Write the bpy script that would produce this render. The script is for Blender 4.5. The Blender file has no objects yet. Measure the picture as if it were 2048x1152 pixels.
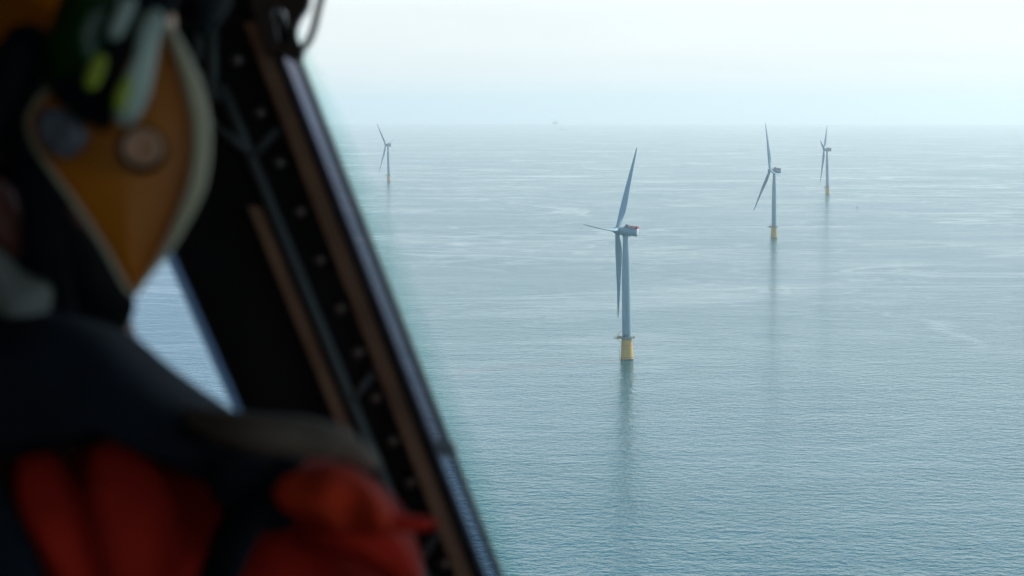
import bpy, bmesh, math, random
from mathutils import Vector, Matrix, noise
random.seed(7)
sc = bpy.context.scene
COL = sc.collection
R = math.radians
PITCH = R(5.1516)
H = 189.0
RE = 6.371e6
FPX = 3982.0

# ------------------------------------------------------------------ camera
cam_d = bpy.data.cameras.new("camera")
cam = bpy.data.objects.new("camera", cam_d)
COL.objects.link(cam)
cam.location = (0, 0, H)
cam.rotation_euler = (math.pi / 2 - PITCH, 0, 0)
cam_d.lens = 70
cam_d.sensor_width = 36
cam_d.clip_start = 0.05
cam_d.clip_end = 200000
cam_d.dof.use_dof = True
cam_d.dof.focus_distance = 1600
cam_d.dof.aperture_fstop = 9.5
cam_d.dof.aperture_blades = 0
sc.camera = cam

# ------------------------------------------------------------------ world, sun
SUN_EL, SUN_AZ = R(38), R(58)          # azimuth clockwise from the view direction (+Y)
w = bpy.data.worlds.new("World")
sc.world = w
w.use_nodes = True
nt = w.node_tree
nt.nodes.clear()
wo = nt.nodes.new("ShaderNodeOutputWorld")
bg = nt.nodes.new("ShaderNodeBackground")
sky = nt.nodes.new("ShaderNodeTexSky")
sky.sky_type = 'NISHITA'
sky.sun_disc = False
sky.sun_elevation = SUN_EL
sky.sun_rotation = SUN_AZ
sky.altitude = 100
sky.air_density = 1.0
sky.dust_density = 1.2
sky.ozone_density = 2.0
veil = nt.nodes.new("ShaderNodeMix")     # thin high overcast veil over the clear sky
veil.data_type = 'RGBA'
vcol = nt.nodes.new("ShaderNodeValToRGB")
vcol.color_ramp.elements[0].position = 0.14; vcol.color_ramp.elements[0].color = (0.915, 0.835, 0.825, 1)
vcol.color_ramp.elements[1].position = 0.36; vcol.color_ramp.elements[1].color = (0.20, 0.50, 0.66, 1)
vmul = nt.nodes.new("ShaderNodeVectorMath"); vmul.operation = 'SCALE'; vmul.inputs[3].default_value = 10.0
wmap = nt.nodes.new("ShaderNodeMapping"); wmap.inputs["Scale"].default_value = (5, 5, 60)     # faint layered cloud
wnz = nt.nodes.new("ShaderNodeTexNoise"); wnz.inputs["Scale"].default_value = 1.0; wnz.inputs["Detail"].default_value = 4
wms = nt.nodes.new("ShaderNodeMapRange"); wms.inputs[1].default_value = 0.3; wms.inputs[2].default_value = 0.7
wms.inputs[3].default_value = 9.4; wms.inputs[4].default_value = 10.3
wtc0 = nt.nodes.new("ShaderNodeTexCoord")
nt.links.new(wtc0.outputs["Generated"], wmap.inputs[0]); nt.links.new(wmap.outputs[0], wnz.inputs["Vector"])
nt.links.new(wnz.outputs[0], wms.inputs[0]); nt.links.new(wms.outputs[0], vmul.inputs[3])
nt.links.new(vcol.outputs[0], vmul.inputs[0])
nt.links.new(vmul.outputs[0], veil.inputs[7])
wtc = nt.nodes.new("ShaderNodeTexCoord")
wsp = nt.nodes.new("ShaderNodeSeparateXYZ")
wmr = nt.nodes.new("ShaderNodeMapRange")          # the veil thins out higher up
wmr.inputs[1].default_value = 0.12; wmr.inputs[2].default_value = 0.55
wmr.inputs[3].default_value = 0.82; wmr.inputs[4].default_value = 0.30
nt.links.new(wtc.outputs["Generated"], wsp.inputs[0])
nt.links.new(wsp.outputs[2], wmr.inputs[0])
nt.links.new(wsp.outputs[2], vcol.inputs[0])
nt.links.new(wmr.outputs[0], veil.inputs[0])
nt.links.new(sky.outputs[0], veil.inputs[6])
nt.links.new(veil.outputs[2], bg.inputs[0])
bg.inputs[1].default_value = 0.098
nt.links.new(bg.outputs[0], wo.inputs[0])

sun_d = bpy.data.lights.new("sun", 'SUN')
sun = bpy.data.objects.new("sun", sun_d)
COL.objects.link(sun)
sun_d.energy = 4.0
sun_d.angle = R(3)
sun_d.color = (1.0, 0.93, 0.84)
sdir = Vector((math.cos(SUN_EL) * math.sin(SUN_AZ), math.cos(SUN_EL) * math.cos(SUN_AZ), math.sin(SUN_EL)))
sun.rotation_euler = sdir.to_track_quat('Z', 'Y').to_euler()
sun.location = (200, 200, 500)

sc.view_settings.view_transform = 'Standard'
sc.view_settings.look = 'None'
sc.view_settings.gamma = 1
sc.view_settings.exposure = 0.47
cy = sc.cycles
cy.max_bounces = 12
cy.volume_bounces = 5
cy.transparent_max_bounces = 16
cy.use_denoising = True
cy.sample_clamp_indirect = 4

# ------------------------------------------------------------------ materials
def mat(name, col, rough=0.6, metal=0.0, var=0.12, scale=8.0, bump=0.0, bscale=60.0, spec=0.5, coat=0.0):
    m = bpy.data.materials.new(name)
    m.use_nodes = True
    t = m.node_tree
    p = t.nodes["Principled BSDF"]
    p.inputs["Roughness"].default_value = rough
    p.inputs["Metallic"].default_value = metal
    p.inputs["Specular IOR Level"].default_value = spec
    p.inputs["Coat Weight"].default_value = coat
    tc = t.nodes.new("ShaderNodeTexCoord")
    n = t.nodes.new("ShaderNodeTexNoise")
    n.inputs["Scale"].default_value = scale
    n.inputs["Detail"].default_value = 5
    t.links.new(tc.outputs["Object"], n.inputs["Vector"])
    r = t.nodes.new("ShaderNodeValToRGB")
    r.color_ramp.elements[0].position = 0.3
    r.color_ramp.elements[1].position = 0.7
    r.color_ramp.elements[0].color = (*[c * (1 - var) for c in col], 1)
    r.color_ramp.elements[1].color = (*[min(1, c * (1 + var)) for c in col], 1)
    t.links.new(n.outputs[0], r.inputs[0])
    t.links.new(r.outputs[0], p.inputs["Base Color"])
    if bump:
        n2 = t.nodes.new("ShaderNodeTexNoise")
        n2.inputs["Scale"].default_value = bscale
        t.links.new(tc.outputs["Object"], n2.inputs["Vector"])
        b = t.nodes.new("ShaderNodeBump")
        b.inputs["Distance"].default_value = bump
        t.links.new(n2.outputs[0], b.inputs["Height"])
        t.links.new(b.outputs[0], p.inputs["Normal"])
    return m

def pane_mat(name, tint, gloss=0.06):
    m = bpy.data.materials.new(name)
    m.use_nodes = True
    t = m.node_tree
    t.nodes.clear()
    o = t.nodes.new("ShaderNodeOutputMaterial")
    tr = t.nodes.new("ShaderNodeBsdfTransparent")
    tr.inputs[0].default_value = (*tint, 1)
    gl = t.nodes.new("ShaderNodeBsdfGlossy")
    gl.inputs["Roughness"].default_value = 0.03
    lw = t.nodes.new("ShaderNodeFresnel")
    lw.inputs[0].default_value = 1.25
    mu = t.nodes.new("ShaderNodeMath")
    mu.operation = 'MULTIPLY'
    mu.inputs[1].default_value = 1.0 if gloss > 0 else 0.0
    mx = t.nodes.new("ShaderNodeMixShader")
    t.links.new(lw.outputs[0], mu.inputs[0])
    t.links.new(mu.outputs[0], mx.inputs[0])
    t.links.new(tr.outputs[0], mx.inputs[1])
    t.links.new(gl.outputs[0], mx.inputs[2])
    t.links.new(mx.outputs[0], o.inputs[0])
    return m

M = {}
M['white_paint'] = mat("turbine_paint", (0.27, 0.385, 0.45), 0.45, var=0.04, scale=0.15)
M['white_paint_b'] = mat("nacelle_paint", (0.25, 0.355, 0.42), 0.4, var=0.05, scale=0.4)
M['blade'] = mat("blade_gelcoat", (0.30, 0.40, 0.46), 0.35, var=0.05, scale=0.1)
M['cap'] = mat("nacelle_cap", (0.55, 0.58, 0.58), 0.5, var=0.04, scale=0.5)
M['dark_steel'] = mat("dark_steel", (0.10, 0.13, 0.15), 0.5, 0.3)
M['grey_steel'] = mat("grey_steel", (0.28, 0.33, 0.36), 0.5, 0.1)
M['yellow_steel'] = mat("yellow_steel", (0.62, 0.40, 0.07), 0.5)
M['orange'] = mat("orange_paint", (0.75, 0.22, 0.08), 0.5)
M['red'] = mat("red_panel", (0.50, 0.02, 0.06), 0.5)
M['letter'] = mat("pale_letter_paint", (0.65, 0.6, 0.62), 0.5)
M['rig'] = mat("rig_steel", (0.03, 0.06, 0.08), 0.7, var=0.3, scale=0.05)
M['hull'] = mat("ship_hull", (0.05, 0.08, 0.12), 0.5)
M['hull_w'] = mat("ship_white", (0.35, 0.3, 0.35), 0.5)
M['buoy'] = mat("buoy_red", (0.10, 0.05, 0.05), 0.6)
M['panel'] = mat("black_cabin_panel", (0.010, 0.0095, 0.012), 0.6, var=0.3, bump=0.0005, bscale=300, spec=0.25)
M['liner'] = mat("cabin_liner", (0.03, 0.03, 0.034), 0.8, var=0.3, spec=0.3)
M['tan'] = mat("tan_edge_trim", (0.38, 0.20, 0.125), 0.7, var=0.25, scale=30)
M['brown'] = mat("brown_gap_sealant", (0.028, 0.016, 0.010), 0.7)
M['teal'] = mat("grey_teal_trim", (0.16, 0.19, 0.20), 0.5)
M['black'] = mat("black_rubber", (0.008, 0.006, 0.006), 0.7, spec=0.3)
M['rivet'] = mat("rivet_metal", (0.45, 0.42, 0.40), 0.3, 0.8)
M['bracket'] = mat("brown_bracket", (0.05, 0.028, 0.02), 0.5)
M['clip'] = mat("grey_clip", (0.25, 0.33, 0.42), 0.4)
M['pane'] = pane_mat("window_acrylic", (0.865, 0.975, 0.995))
M['pane_dark'] = pane_mat("tinted_slit", (0.17, 0.19, 0.245))
M['pane_dark2'] = pane_mat("tinted_slit_edge", (0.10, 0.13, 0.18))
M['pane_edge'] = pane_mat("acrylic_edge", (0.87, 0.935, 0.925), 0)
M['pane_blue'] = pane_mat("side_window_acrylic", (0.70, 0.86, 1.0))
M['suit'] = mat("red_survival_suit", (0.72, 0.030, 0.014), 0.85, var=0.5, spec=0.15, scale=9, bump=0.004, bscale=40)
M['suit_lit'] = mat("lit_red_suit_fabric", (1.0, 0.055, 0.018), 0.85, var=0.3, scale=9, spec=0.15)  # brighter copy of the suit red: light on the shoulder put into the colour
M['suit_dark'] = mat("dark_red_fabric", (0.2, 0.012, 0.01), 0.8, var=0.3)
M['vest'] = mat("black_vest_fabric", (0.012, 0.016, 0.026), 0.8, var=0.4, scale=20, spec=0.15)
M['web'] = mat("olive_tan_webbing", (0.22, 0.15, 0.11), 0.8, var=0.3, scale=30)
M['helmet'] = mat("yellow_orange_shell", (0.88, 0.245, 0.010), 0.45, var=0.12, scale=12)
M['cream'] = mat("cream_rim", (0.80, 0.66, 0.44), 0.5, var=0.1, scale=20)
M['copper'] = mat("copper_disc", (0.95, 0.46, 0.28), 0.5, 0.0, var=0.15, scale=60)
M['navy'] = mat("navy_black_plastic", (0.010, 0.012, 0.018), 0.75, spec=0.15)
M['green'] = mat("dark_green_lens", (0.012, 0.055, 0.008), 0.25, var=0.3)
M['lime'] = mat("lime_tape", (0.55, 0.62, 0.06), 0.5, var=0.2, scale=40)
M['pale'] = mat("pale_grey_tape", (0.72, 0.80, 0.70), 0.5, var=0.2, scale=40)
M['fleece'] = mat("grey_fleece", (0.19, 0.185, 0.22), 0.95, var=0.35, scale=50, bump=0.002, bscale=150)
M['hoodm'] = mat("black_knit", (0.004, 0.004, 0.005), 0.95, spec=0.05)
M['skin'] = mat("skin", (0.22, 0.06, 0.045), 0.55, var=0.12, scale=20)
M['grey_cloth'] = mat("grey_cloth", (0.28, 0.27, 0.25), 0.9, var=0.3, scale=30)

# ------------------------------------------------------------------ mesh helpers
def tag(o, label=None, cat=None, group=None, kind=None):
    if label: o["label"] = label
    if cat: o["category"] = cat
    if group: o["group"] = group
    if kind: o["kind"] = kind
    return o

def link(name, bm, m, parent=None, smooth=False, base=None, autos=None):
    if base is not None:
        bmesh.ops.translate(bm, verts=bm.verts, vec=-Vector(base))
    bmesh.ops.recalc_face_normals(bm, faces=bm.faces)
    me = bpy.data.meshes.new(name)
    bm.to_mesh(me)
    bm.free()
    if m: me.materials.append(m)
    if smooth:
        for p in me.polygons: p.use_smooth = True
    if autos:
        me.set_sharp_from_angle(angle=R(autos))
    o = bpy.data.objects.new(name, me)
    COL.objects.link(o)
    if parent: o.parent = parent
    return o

def split_link(name, bm, m, parent=None, smooth=False):
    """each separate piece becomes a part of its own"""
    seen = set(); out = []
    bm.verts.ensure_lookup_table()
    for v0 in bm.verts:
        if v0 in seen: continue
        comp = []; st = [v0]; seen.add(v0)
        while st:
            v = st.pop(); comp.append(v)
            for e in v.link_edges:
                o_ = e.other_vert(v)
                if o_ not in seen: seen.add(o_); st.append(o_)
        nb = bmesh.new(); mp = {v: nb.verts.new(v.co) for v in comp}
        for f_ in {f_ for v in comp for f_ in v.link_faces}: nb.faces.new([mp[v] for v in f_.verts])
        out.append(link(name, nb, m, parent, smooth))
    bm.free()
    return out

def empty(name, loc=(0, 0, 0)):
    o = bpy.data.objects.new(name, None)
    o.empty_display_size = 0.5
    COL.objects.link(o)
    o.location = loc
    return o

def box(bm, lo, hi, mtx=None):
    vs = [bm.verts.new((x, y, z)) for x in (lo[0], hi[0]) for y in (lo[1], hi[1]) for z in (lo[2], hi[2])]
    for f in ((0, 1, 3, 2), (4, 6, 7, 5), (0, 4, 5, 1), (2, 3, 7, 6), (0, 2, 6, 4), (1, 5, 7, 3)):
        bm.faces.new([vs[i] for i in f])
    if mtx: bmesh.ops.transform(bm, matrix=mtx, verts=vs)
    return vs

def frames(path):
    ts = []
    n = len(path)
    for i in range(n):
        a = path[max(0, i - 1)]; b = path[min(n - 1, i + 1)]
        ts.append((b - a).normalized())
    ref = Vector((0, 0, 1)) if abs(ts[0].z) < 0.9 else Vector((0, 1, 0))
    out = []
    s = ts[0].cross(ref).normalized()
    for t in ts:
        s = (s - t * s.dot(t)).normalized()
        out.append((s, t.cross(s)))
    return out

def tube(bm, path, rad, seg=8, flat=1.0, cap=True):
    path = [Vector(p) for p in path]
    if not isinstance(rad, (list, tuple)): rad = [rad] * len(path)
    fr = frames(path)
    rings = []
    for p, r, (s, u) in zip(path, rad, fr):
        rings.append([bm.verts.new(p + s * r * math.cos(2 * math.pi * k / seg) + u * r * flat * math.sin(2 * math.pi * k / seg)) for k in range(seg)])
    for a, b in zip(rings, rings[1:]):
        for k in range(seg):
            bm.faces.new((a[k], a[(k + 1) % seg], b[(k + 1) % seg], b[k]))
    if cap:
        bm.faces.new(rings[0][::-1]); bm.faces.new(rings[-1])

def lathe(bm, prof, seg=32, mtx=None, cap=True):
    """prof: list of (radius, z); axis = Z"""
    rings = []; vs = []
    for r, z in prof:
        ring = [bm.verts.new((r * math.cos(2 * math.pi * k / seg), r * math.sin(2 * math.pi * k / seg), z)) for k in range(seg)]
        rings.append(ring); vs += ring
    for a, b in zip(rings, rings[1:]):
        for k in range(seg):
            bm.faces.new((a[k], a[(k + 1) % seg], b[(k + 1) % seg], b[k]))
    if cap:
        bm.faces.new(rings[0][::-1]); bm.faces.new(rings[-1])
    if mtx: bmesh.ops.transform(bm, matrix=mtx, verts=vs)

def smooth_closed(pts, n=64):
    """Catmull-Rom through a closed list of 2D/3D tuples"""
    P = [Vector(p) for p in pts]; k = len(P); out = []
    for i in range(n):
        t = i / n * k; j = int(t); f = t - j
        a, b, c, d = P[(j - 1) % k], P[j % k], P[(j + 1) % k], P[(j + 2) % k]
        out.append(0.5 * ((2 * b) + (c - a) * f + (2 * a - 5 * b + 4 * c - d) * f * f + (3 * b - a - 3 * c + d) * f ** 3))
    return out

def smooth_open(pts, n=24):
    P = [Vector(p) for p in pts]; k = len(P) - 1; out = []
    for i in range(n + 1):
        t = i / n * k; j = min(int(t), k - 1); f = t - j
        a, b, c, d = P[max(j - 1, 0)], P[j], P[j + 1], P[min(j + 2, k)]
        out.append(0.5 * ((2 * b) + (c - a) * f + (2 * a - 5 * b + 4 * c - d) * f * f + (3 * b - a - 3 * c + d) * f ** 3))
    return out

# cabin frame: x right, y forward, z up, tilted with the flying helicopter
HELI = Matrix.Translation((0, 0, H)) @ Matrix.Rotation(-PITCH, 4, 'X')
def C(px, py, d):
    return Vector(((px - 1024) / FPX * d, d, (576 - py) / FPX * d))

def prism(bm, poly, d0, d1):
    """polygon given at distance d0 in the cabin frame, extruded straight back to d1"""
    a = [bm.verts.new(C(x, y, d0)) for x, y in poly]
    b = [bm.verts.new(v.co + Vector((0, d1 - d0, 0))) for v in a]
    bm.faces.new(a); bm.faces.new(b[::-1])
    n = len(a)
    for i in range(n):
        bm.faces.new((a[i], b[i], b[(i + 1) % n], a[(i + 1) % n]))

def pillow(bm, outline, d, front, back, n=56, lv=7, cen=None, power=0.5, lump=0.0, ls=20):
    """a closed rounded solid with the given outline, bulging front/back metres"""
    O = smooth_closed([tuple(C(x, y, d)) for x, y in outline], n)
    c = sum(O, Vector()) / n if cen is None else C(*cen, d)
    rings = {}
    def ring(s, off):
        r = []
        for p in O:
            q = c + (p - c) * s
            q.y = d + off
            if lump:
                nv = noise.noise(Vector((q.x * 1.9, q.y, q.z * .8 + q.x * .7)) * ls) * lump
                q.y += nv
            r.append(bm.verts.new(q))
        return r
    chain = []
    for i in range(lv, 0, -1):        # back side
        a = (i / (lv + 0.6)) * math.pi / 2
        chain.append(ring(math.cos(a) ** power if power != .5 else math.cos(a), back * math.sin(a)))
    chain.append(ring(1, 0))
    for i in range(1, lv + 1):
        a = (i / (lv + 0.6)) * math.pi / 2
        chain.append(ring(math.cos(a), -front * math.sin(a)))
    for a, b in zip(chain, chain[1:]):
        for k in range(n):
            bm.faces.new((a[k], a[(k + 1) % n], b[(k + 1) % n], b[k]))
    bm.faces.new(chain[0][::-1]); bm.faces.new(chain[-1])

# ------------------------------------------------------------------ the sea (curved like the real one)
def sea():
    bm = bmesh.new()
    rad = [0.0]
    r = 12.0
    while r < 60000:
        rad.append(r); r *= 1.09
    rad += [60000, 70000]
    seg = 360
    c = bm.verts.new((0, 0, 0))
    prev = None
    for r in rad[1:]:
        ring = [bm.verts.new((r * math.sin(2 * math.pi * k / seg), r * math.cos(2 * math.pi * k / seg), -r * r / 2 / RE)) for k in range(seg)]
        if prev is None:
            for k in range(seg): bm.faces.new((c, ring[(k + 1) % seg], ring[k]))
        else:
            for k in range(seg): bm.faces.new((prev[k], prev[(k + 1) % seg], ring[(k + 1) % seg], ring[k]))
        prev = ring
    m = bpy.data.materials.new("sea_water")
    m.use_nodes = True
    t = m.node_tree
    N = t.nodes; Lk = t.links.new
    p = N["Principled BSDF"]
    p.inputs["Base Color"].default_value = (0.001, 0.088, 0.115, 1)
    p.inputs["IOR"].default_value = 1.333
    p.inputs["Roughness"].default_value = 0.16
    tc = N.new("ShaderNodeTexCoord")
    def noise_(scale, rot=0.0, stretch=(1, 1, 1), detail=3, rough=0.55, dist=0.0):
        mp = N.new("ShaderNodeMapping")
        mp.inputs["Rotation"].default_value = (0, 0, rot)
        mp.inputs["Scale"].default_value = stretch
        Lk(tc.outputs["Object"], mp.inputs[0])
        n = N.new("ShaderNodeTexNoise")
        n.inputs["Scale"].default_value = scale
        n.inputs["Detail"].default_value = detail
        n.inputs["Roughness"].default_value = rough
        n.inputs["Distortion"].default_value = dist
        Lk(mp.outputs[0], n.inputs["Vector"])
        return n.outputs[0]
    def math_(op, a, b=None, c=None):
        n = N.new("ShaderNodeMath"); n.operation = op
        for i, v in enumerate((a, b, c)):
            if v is None: continue
            if isinstance(v, (int, float)): n.inputs[i].default_value = v
            else: Lk(v, n.inputs[i])
        return n.outputs[0]
    def ramp(x, a, b, lo=0.0, hi=1.0):
        n = N.new("ShaderNodeMapRange"); n.interpolation_type = 'SMOOTHSTEP'
        Lk(x, n.inputs[0])
        for i, v in zip((1, 2, 3, 4), (a, b, lo, hi)): n.inputs[i].default_value = v
        return n.outputs[0]
    # wind waves and swell: heights in metres
    w0 = noise_(0.55, R(30), (0.8, 1.0, 1), 2, 0.5)         # small ripples
    w1 = noise_(0.19, R(16), (0.85, 1.0, 1), 3, 0.5)       # 3-4 m chop
    w2 = noise_(0.055, R(10), (0.5, 1.0, 1), 3, 0.55, 0.3)  # 17 m waves
    w3 = noise_(0.012, R(20), (0.5, 1.0, 1), 2)             # long swell
    # slicks: broad curving streaks of calmer water
    s1 = noise_(0.0011, R(24), (0.6, 1.0, 1), 5, 0.5, 2.2)
    s2 = noise_(0.0040, R(-24), (0.5, 1.0, 1), 4, 0.55, 1.6)
    slick = math_('ADD', math_('MULTIPLY', s1, 0.6), math_('MULTIPLY', s2, 0.4))
    def streak(scale, rot, width, dist):
        n = noise_(scale, R(rot), (0.55, 1.0, 1), 3, 0.5, dist)
        return ramp(math_('ABSOLUTE', math_('SUBTRACT', n, 0.5)), 0.0, width, 1.0, 0.0)
    lines = math_('MAXIMUM', streak(0.0018, 15, 0.020, 1.5), math_('MAXIMUM', math_('MULTIPLY', streak(0.0036, -30, 0.028, 2.0), 0.7), math_('MULTIPLY', streak(0.0085, 12, 0.045, 1.2), 0.5)))
    brk = ramp(noise_(0.0025, 0, (1, 1, 1), 3), 0.34, 0.52)      # the lines come and go
    lines = math_('MULTIPLY', lines, brk)
    calm = math_('MULTIPLY', ramp(slick, 0.46, 0.64, 1.0, 0.56), math_('SUBTRACT', 1.0, math_('MULTIPLY', lines, 0.34)))
    h = math_('ADD', math_('ADD', math_('MULTIPLY', w1, 1.25), math_('MULTIPLY', w0, 0.50)), math_('ADD', math_('MULTIPLY', w2, 1.3), math_('MULTIPLY', w3, 1.2)))
    h = math_('MULTIPLY', h, 1.0)
    b = N.new("ShaderNodeBump")
    b.inputs["Distance"].default_value = 1.0
    Lk(calm, b.inputs["Strength"])
    Lk(h, b.inputs["Height"])
    Lk(b.outputs[0], p.inputs["Normal"])
    rr = math_('MULTIPLY', ramp(slick, 0.50, 0.62, 0.08, 0.05), math_('SUBTRACT', 1.0, math_('MULTIPLY', lines, 0.4)))
    # unresolved ripples far out: wider lobe with distance from the origin
    ln_ = N.new("ShaderNodeVectorMath"); ln_.operation = 'LENGTH'
    Lk(tc.outputs["Object"], ln_.inputs[0])
    far = ramp(ln_.outputs["Value"], 1200, 3000, 0.0, 0.11)
    far = math_('MULTIPLY', far, math_('SUBTRACT', 1.0, math_('MULTIPLY', lines, 0.9)))
    Lk(math_('ADD', rr, far), p.inputs["Roughness"])
    o = link("sea_water", bm, m, smooth=True)
    tag(o, "calm grey teal sea reaching to the hazy horizon", kind="structure")
    return o
sea()

# ------------------------------------------------------------------ wind turbines
def spar_material():
    m = bpy.data.materials.new("yellow_spar")
    m.use_nodes = True
    t = m.node_tree; N = t.nodes; Lk = t.links.new
    p = N["Principled BSDF"]
    p.inputs["Roughness"].default_value = 0.5
    tc = N.new("ShaderNodeTexCoord")
    sp = N.new("ShaderNodeSeparateXYZ")
    Lk(tc.outputs["Object"], sp.inputs[0])
    n = N.new("ShaderNodeTexNoise"); n.inputs["Scale"].default_value = 0.9; n.inputs["Detail"].default_value = 4
    Lk(tc.outputs["Object"], n.inputs["Vector"])
    ma = N.new("ShaderNodeMath"); ma.operation = 'MULTIPLY_ADD'
    Lk(n.outputs[0], ma.inputs[0]); ma.inputs[1].default_value = 1.1; Lk(sp.outputs[2], ma.inputs[2])
    mr = N.new("ShaderNodeMapRange"); mr.inputs[1].default_value = 0; mr.inputs[2].default_value = 20
    Lk(ma.outputs[0], mr.inputs[0])
    r = N.new("ShaderNodeValToRGB"); r.color_ramp.interpolation = 'CONSTANT'
    Lk(mr.outputs[0], r.inputs[0])
    Y = (0.66, 0.39, 0.09, 1); Y2 = (0.66, 0.40, 0.14, 1)
    stops = [(0.0, (0.02, 0.03, 0.03, 1)), (0.055, Y2), (0.095, (0.06, 0.09, 0.03, 1)), (0.115, Y), (0.80, (0.10, 0.15, 0.18, 1))]
    els = r.color_ramp.elements
    els[0].position = 0; els[0].color = stops[0][1]
    els[1].position = stops[1][0]; els[1].color = stops[1][1]
    for q, c in stops[2:]:
        e = els.new(q); e.color = c
    # rust streaks
    mp = N.new("ShaderNodeMapping"); mp.inputs["Scale"].default_value = (1.6, 1.6, 0.08)
    Lk(tc.outputs["Object"], mp.inputs[0])
    n2 = N.new("ShaderNodeTexNoise"); n2.inputs["Scale"].default_value = 1.0; n2.inputs["Detail"].default_value = 5
    Lk(mp.outputs[0], n2.inputs["Vector"])
    mr2 = N.new("ShaderNodeMapRange"); mr2.inputs[1].default_value = .52; mr2.inputs[2].default_value = .7; mr2.inputs[3].default_value = 0; mr2.inputs[4].default_value = .45
    Lk(n2.outputs[0], mr2.inputs[0])
    mx = N.new("ShaderNodeMix"); mx.data_type = 'RGBA'
    Lk(mr2.outputs[0], mx.inputs[0]); Lk(r.outputs[0], mx.inputs[6]); mx.inputs[7].default_value = (0.22, 0.17, 0.06, 1)
    Lk(mx.outputs[2], p.inputs["Base Color"])
    return m
M['spar'] = spar_material()

PITCHB = R(84)
def blade_bm():
    bm = bmesh.new()
    seg = 18; rings = []
    keys = [(0, 3.7, 3.7, 0), (3, 3.7, 3.6, 0), (8, 4.3, 2.6, 12), (15, 5.2, 1.55, 11), (22, 5.0, 1.1, 9), (32, 4.1, .80, 6.5),
            (44, 3.1, .52, 4), (56, 2.25, .34, 2), (66, 1.5, .22, .7), (72, .95, .13, 0), (74.6, .45, .07, 0), (75.2, .12, .03, 0)]
    for r in [0, 1.5, 3, 5, 8, 11, 15, 19, 24, 30, 37, 44, 51, 58, 64, 69, 72, 74, 75.2]:
        for a, b in zip(keys, keys[1:]):
            if a[0] <= r <= b[0]:
                f = (r - a[0]) / (b[0] - a[0])
                ch, th, tw = (a[i] + (b[i] - a[i]) * f for i in (1, 2, 3))
                break
        be = PITCHB + R(tw)
        ec = Vector((-math.sin(be), -math.cos(be), 0)); et = Vector((-math.cos(be), math.sin(be), 0))
        q = r / 75.2
        cen = Vector((-2.6 * q, 0, 1.8 + r)) + et * 3.9 * q * q - ec * max(0, ch - 3.7) * .28
        if ch < 3.7: cen -= ec * (-(3.7 - ch) * .12)
        ring = []
        for k in range(seg):
            a = 2 * math.pi * k / seg
            x = math.cos(a); y = math.sin(a)
            if r > 5: y *= (0.62 + 0.38 * x) * 1.25 if x < 0.6 else 1.06   # thin trailing edge
            ring.append(bm.verts.new(cen + ec * x * ch / 2 + et * y * th / 2))
        rings.append(ring)
    for a, b in zip(rings, rings[1:]):
        for k in range(seg): bm.faces.new((a[k], a[(k + 1) % seg], b[(k + 1) % seg], b[k]))
    bm.faces.new(rings[0][::-1]); bm.faces.new(rings[-1])
    return bm

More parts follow.
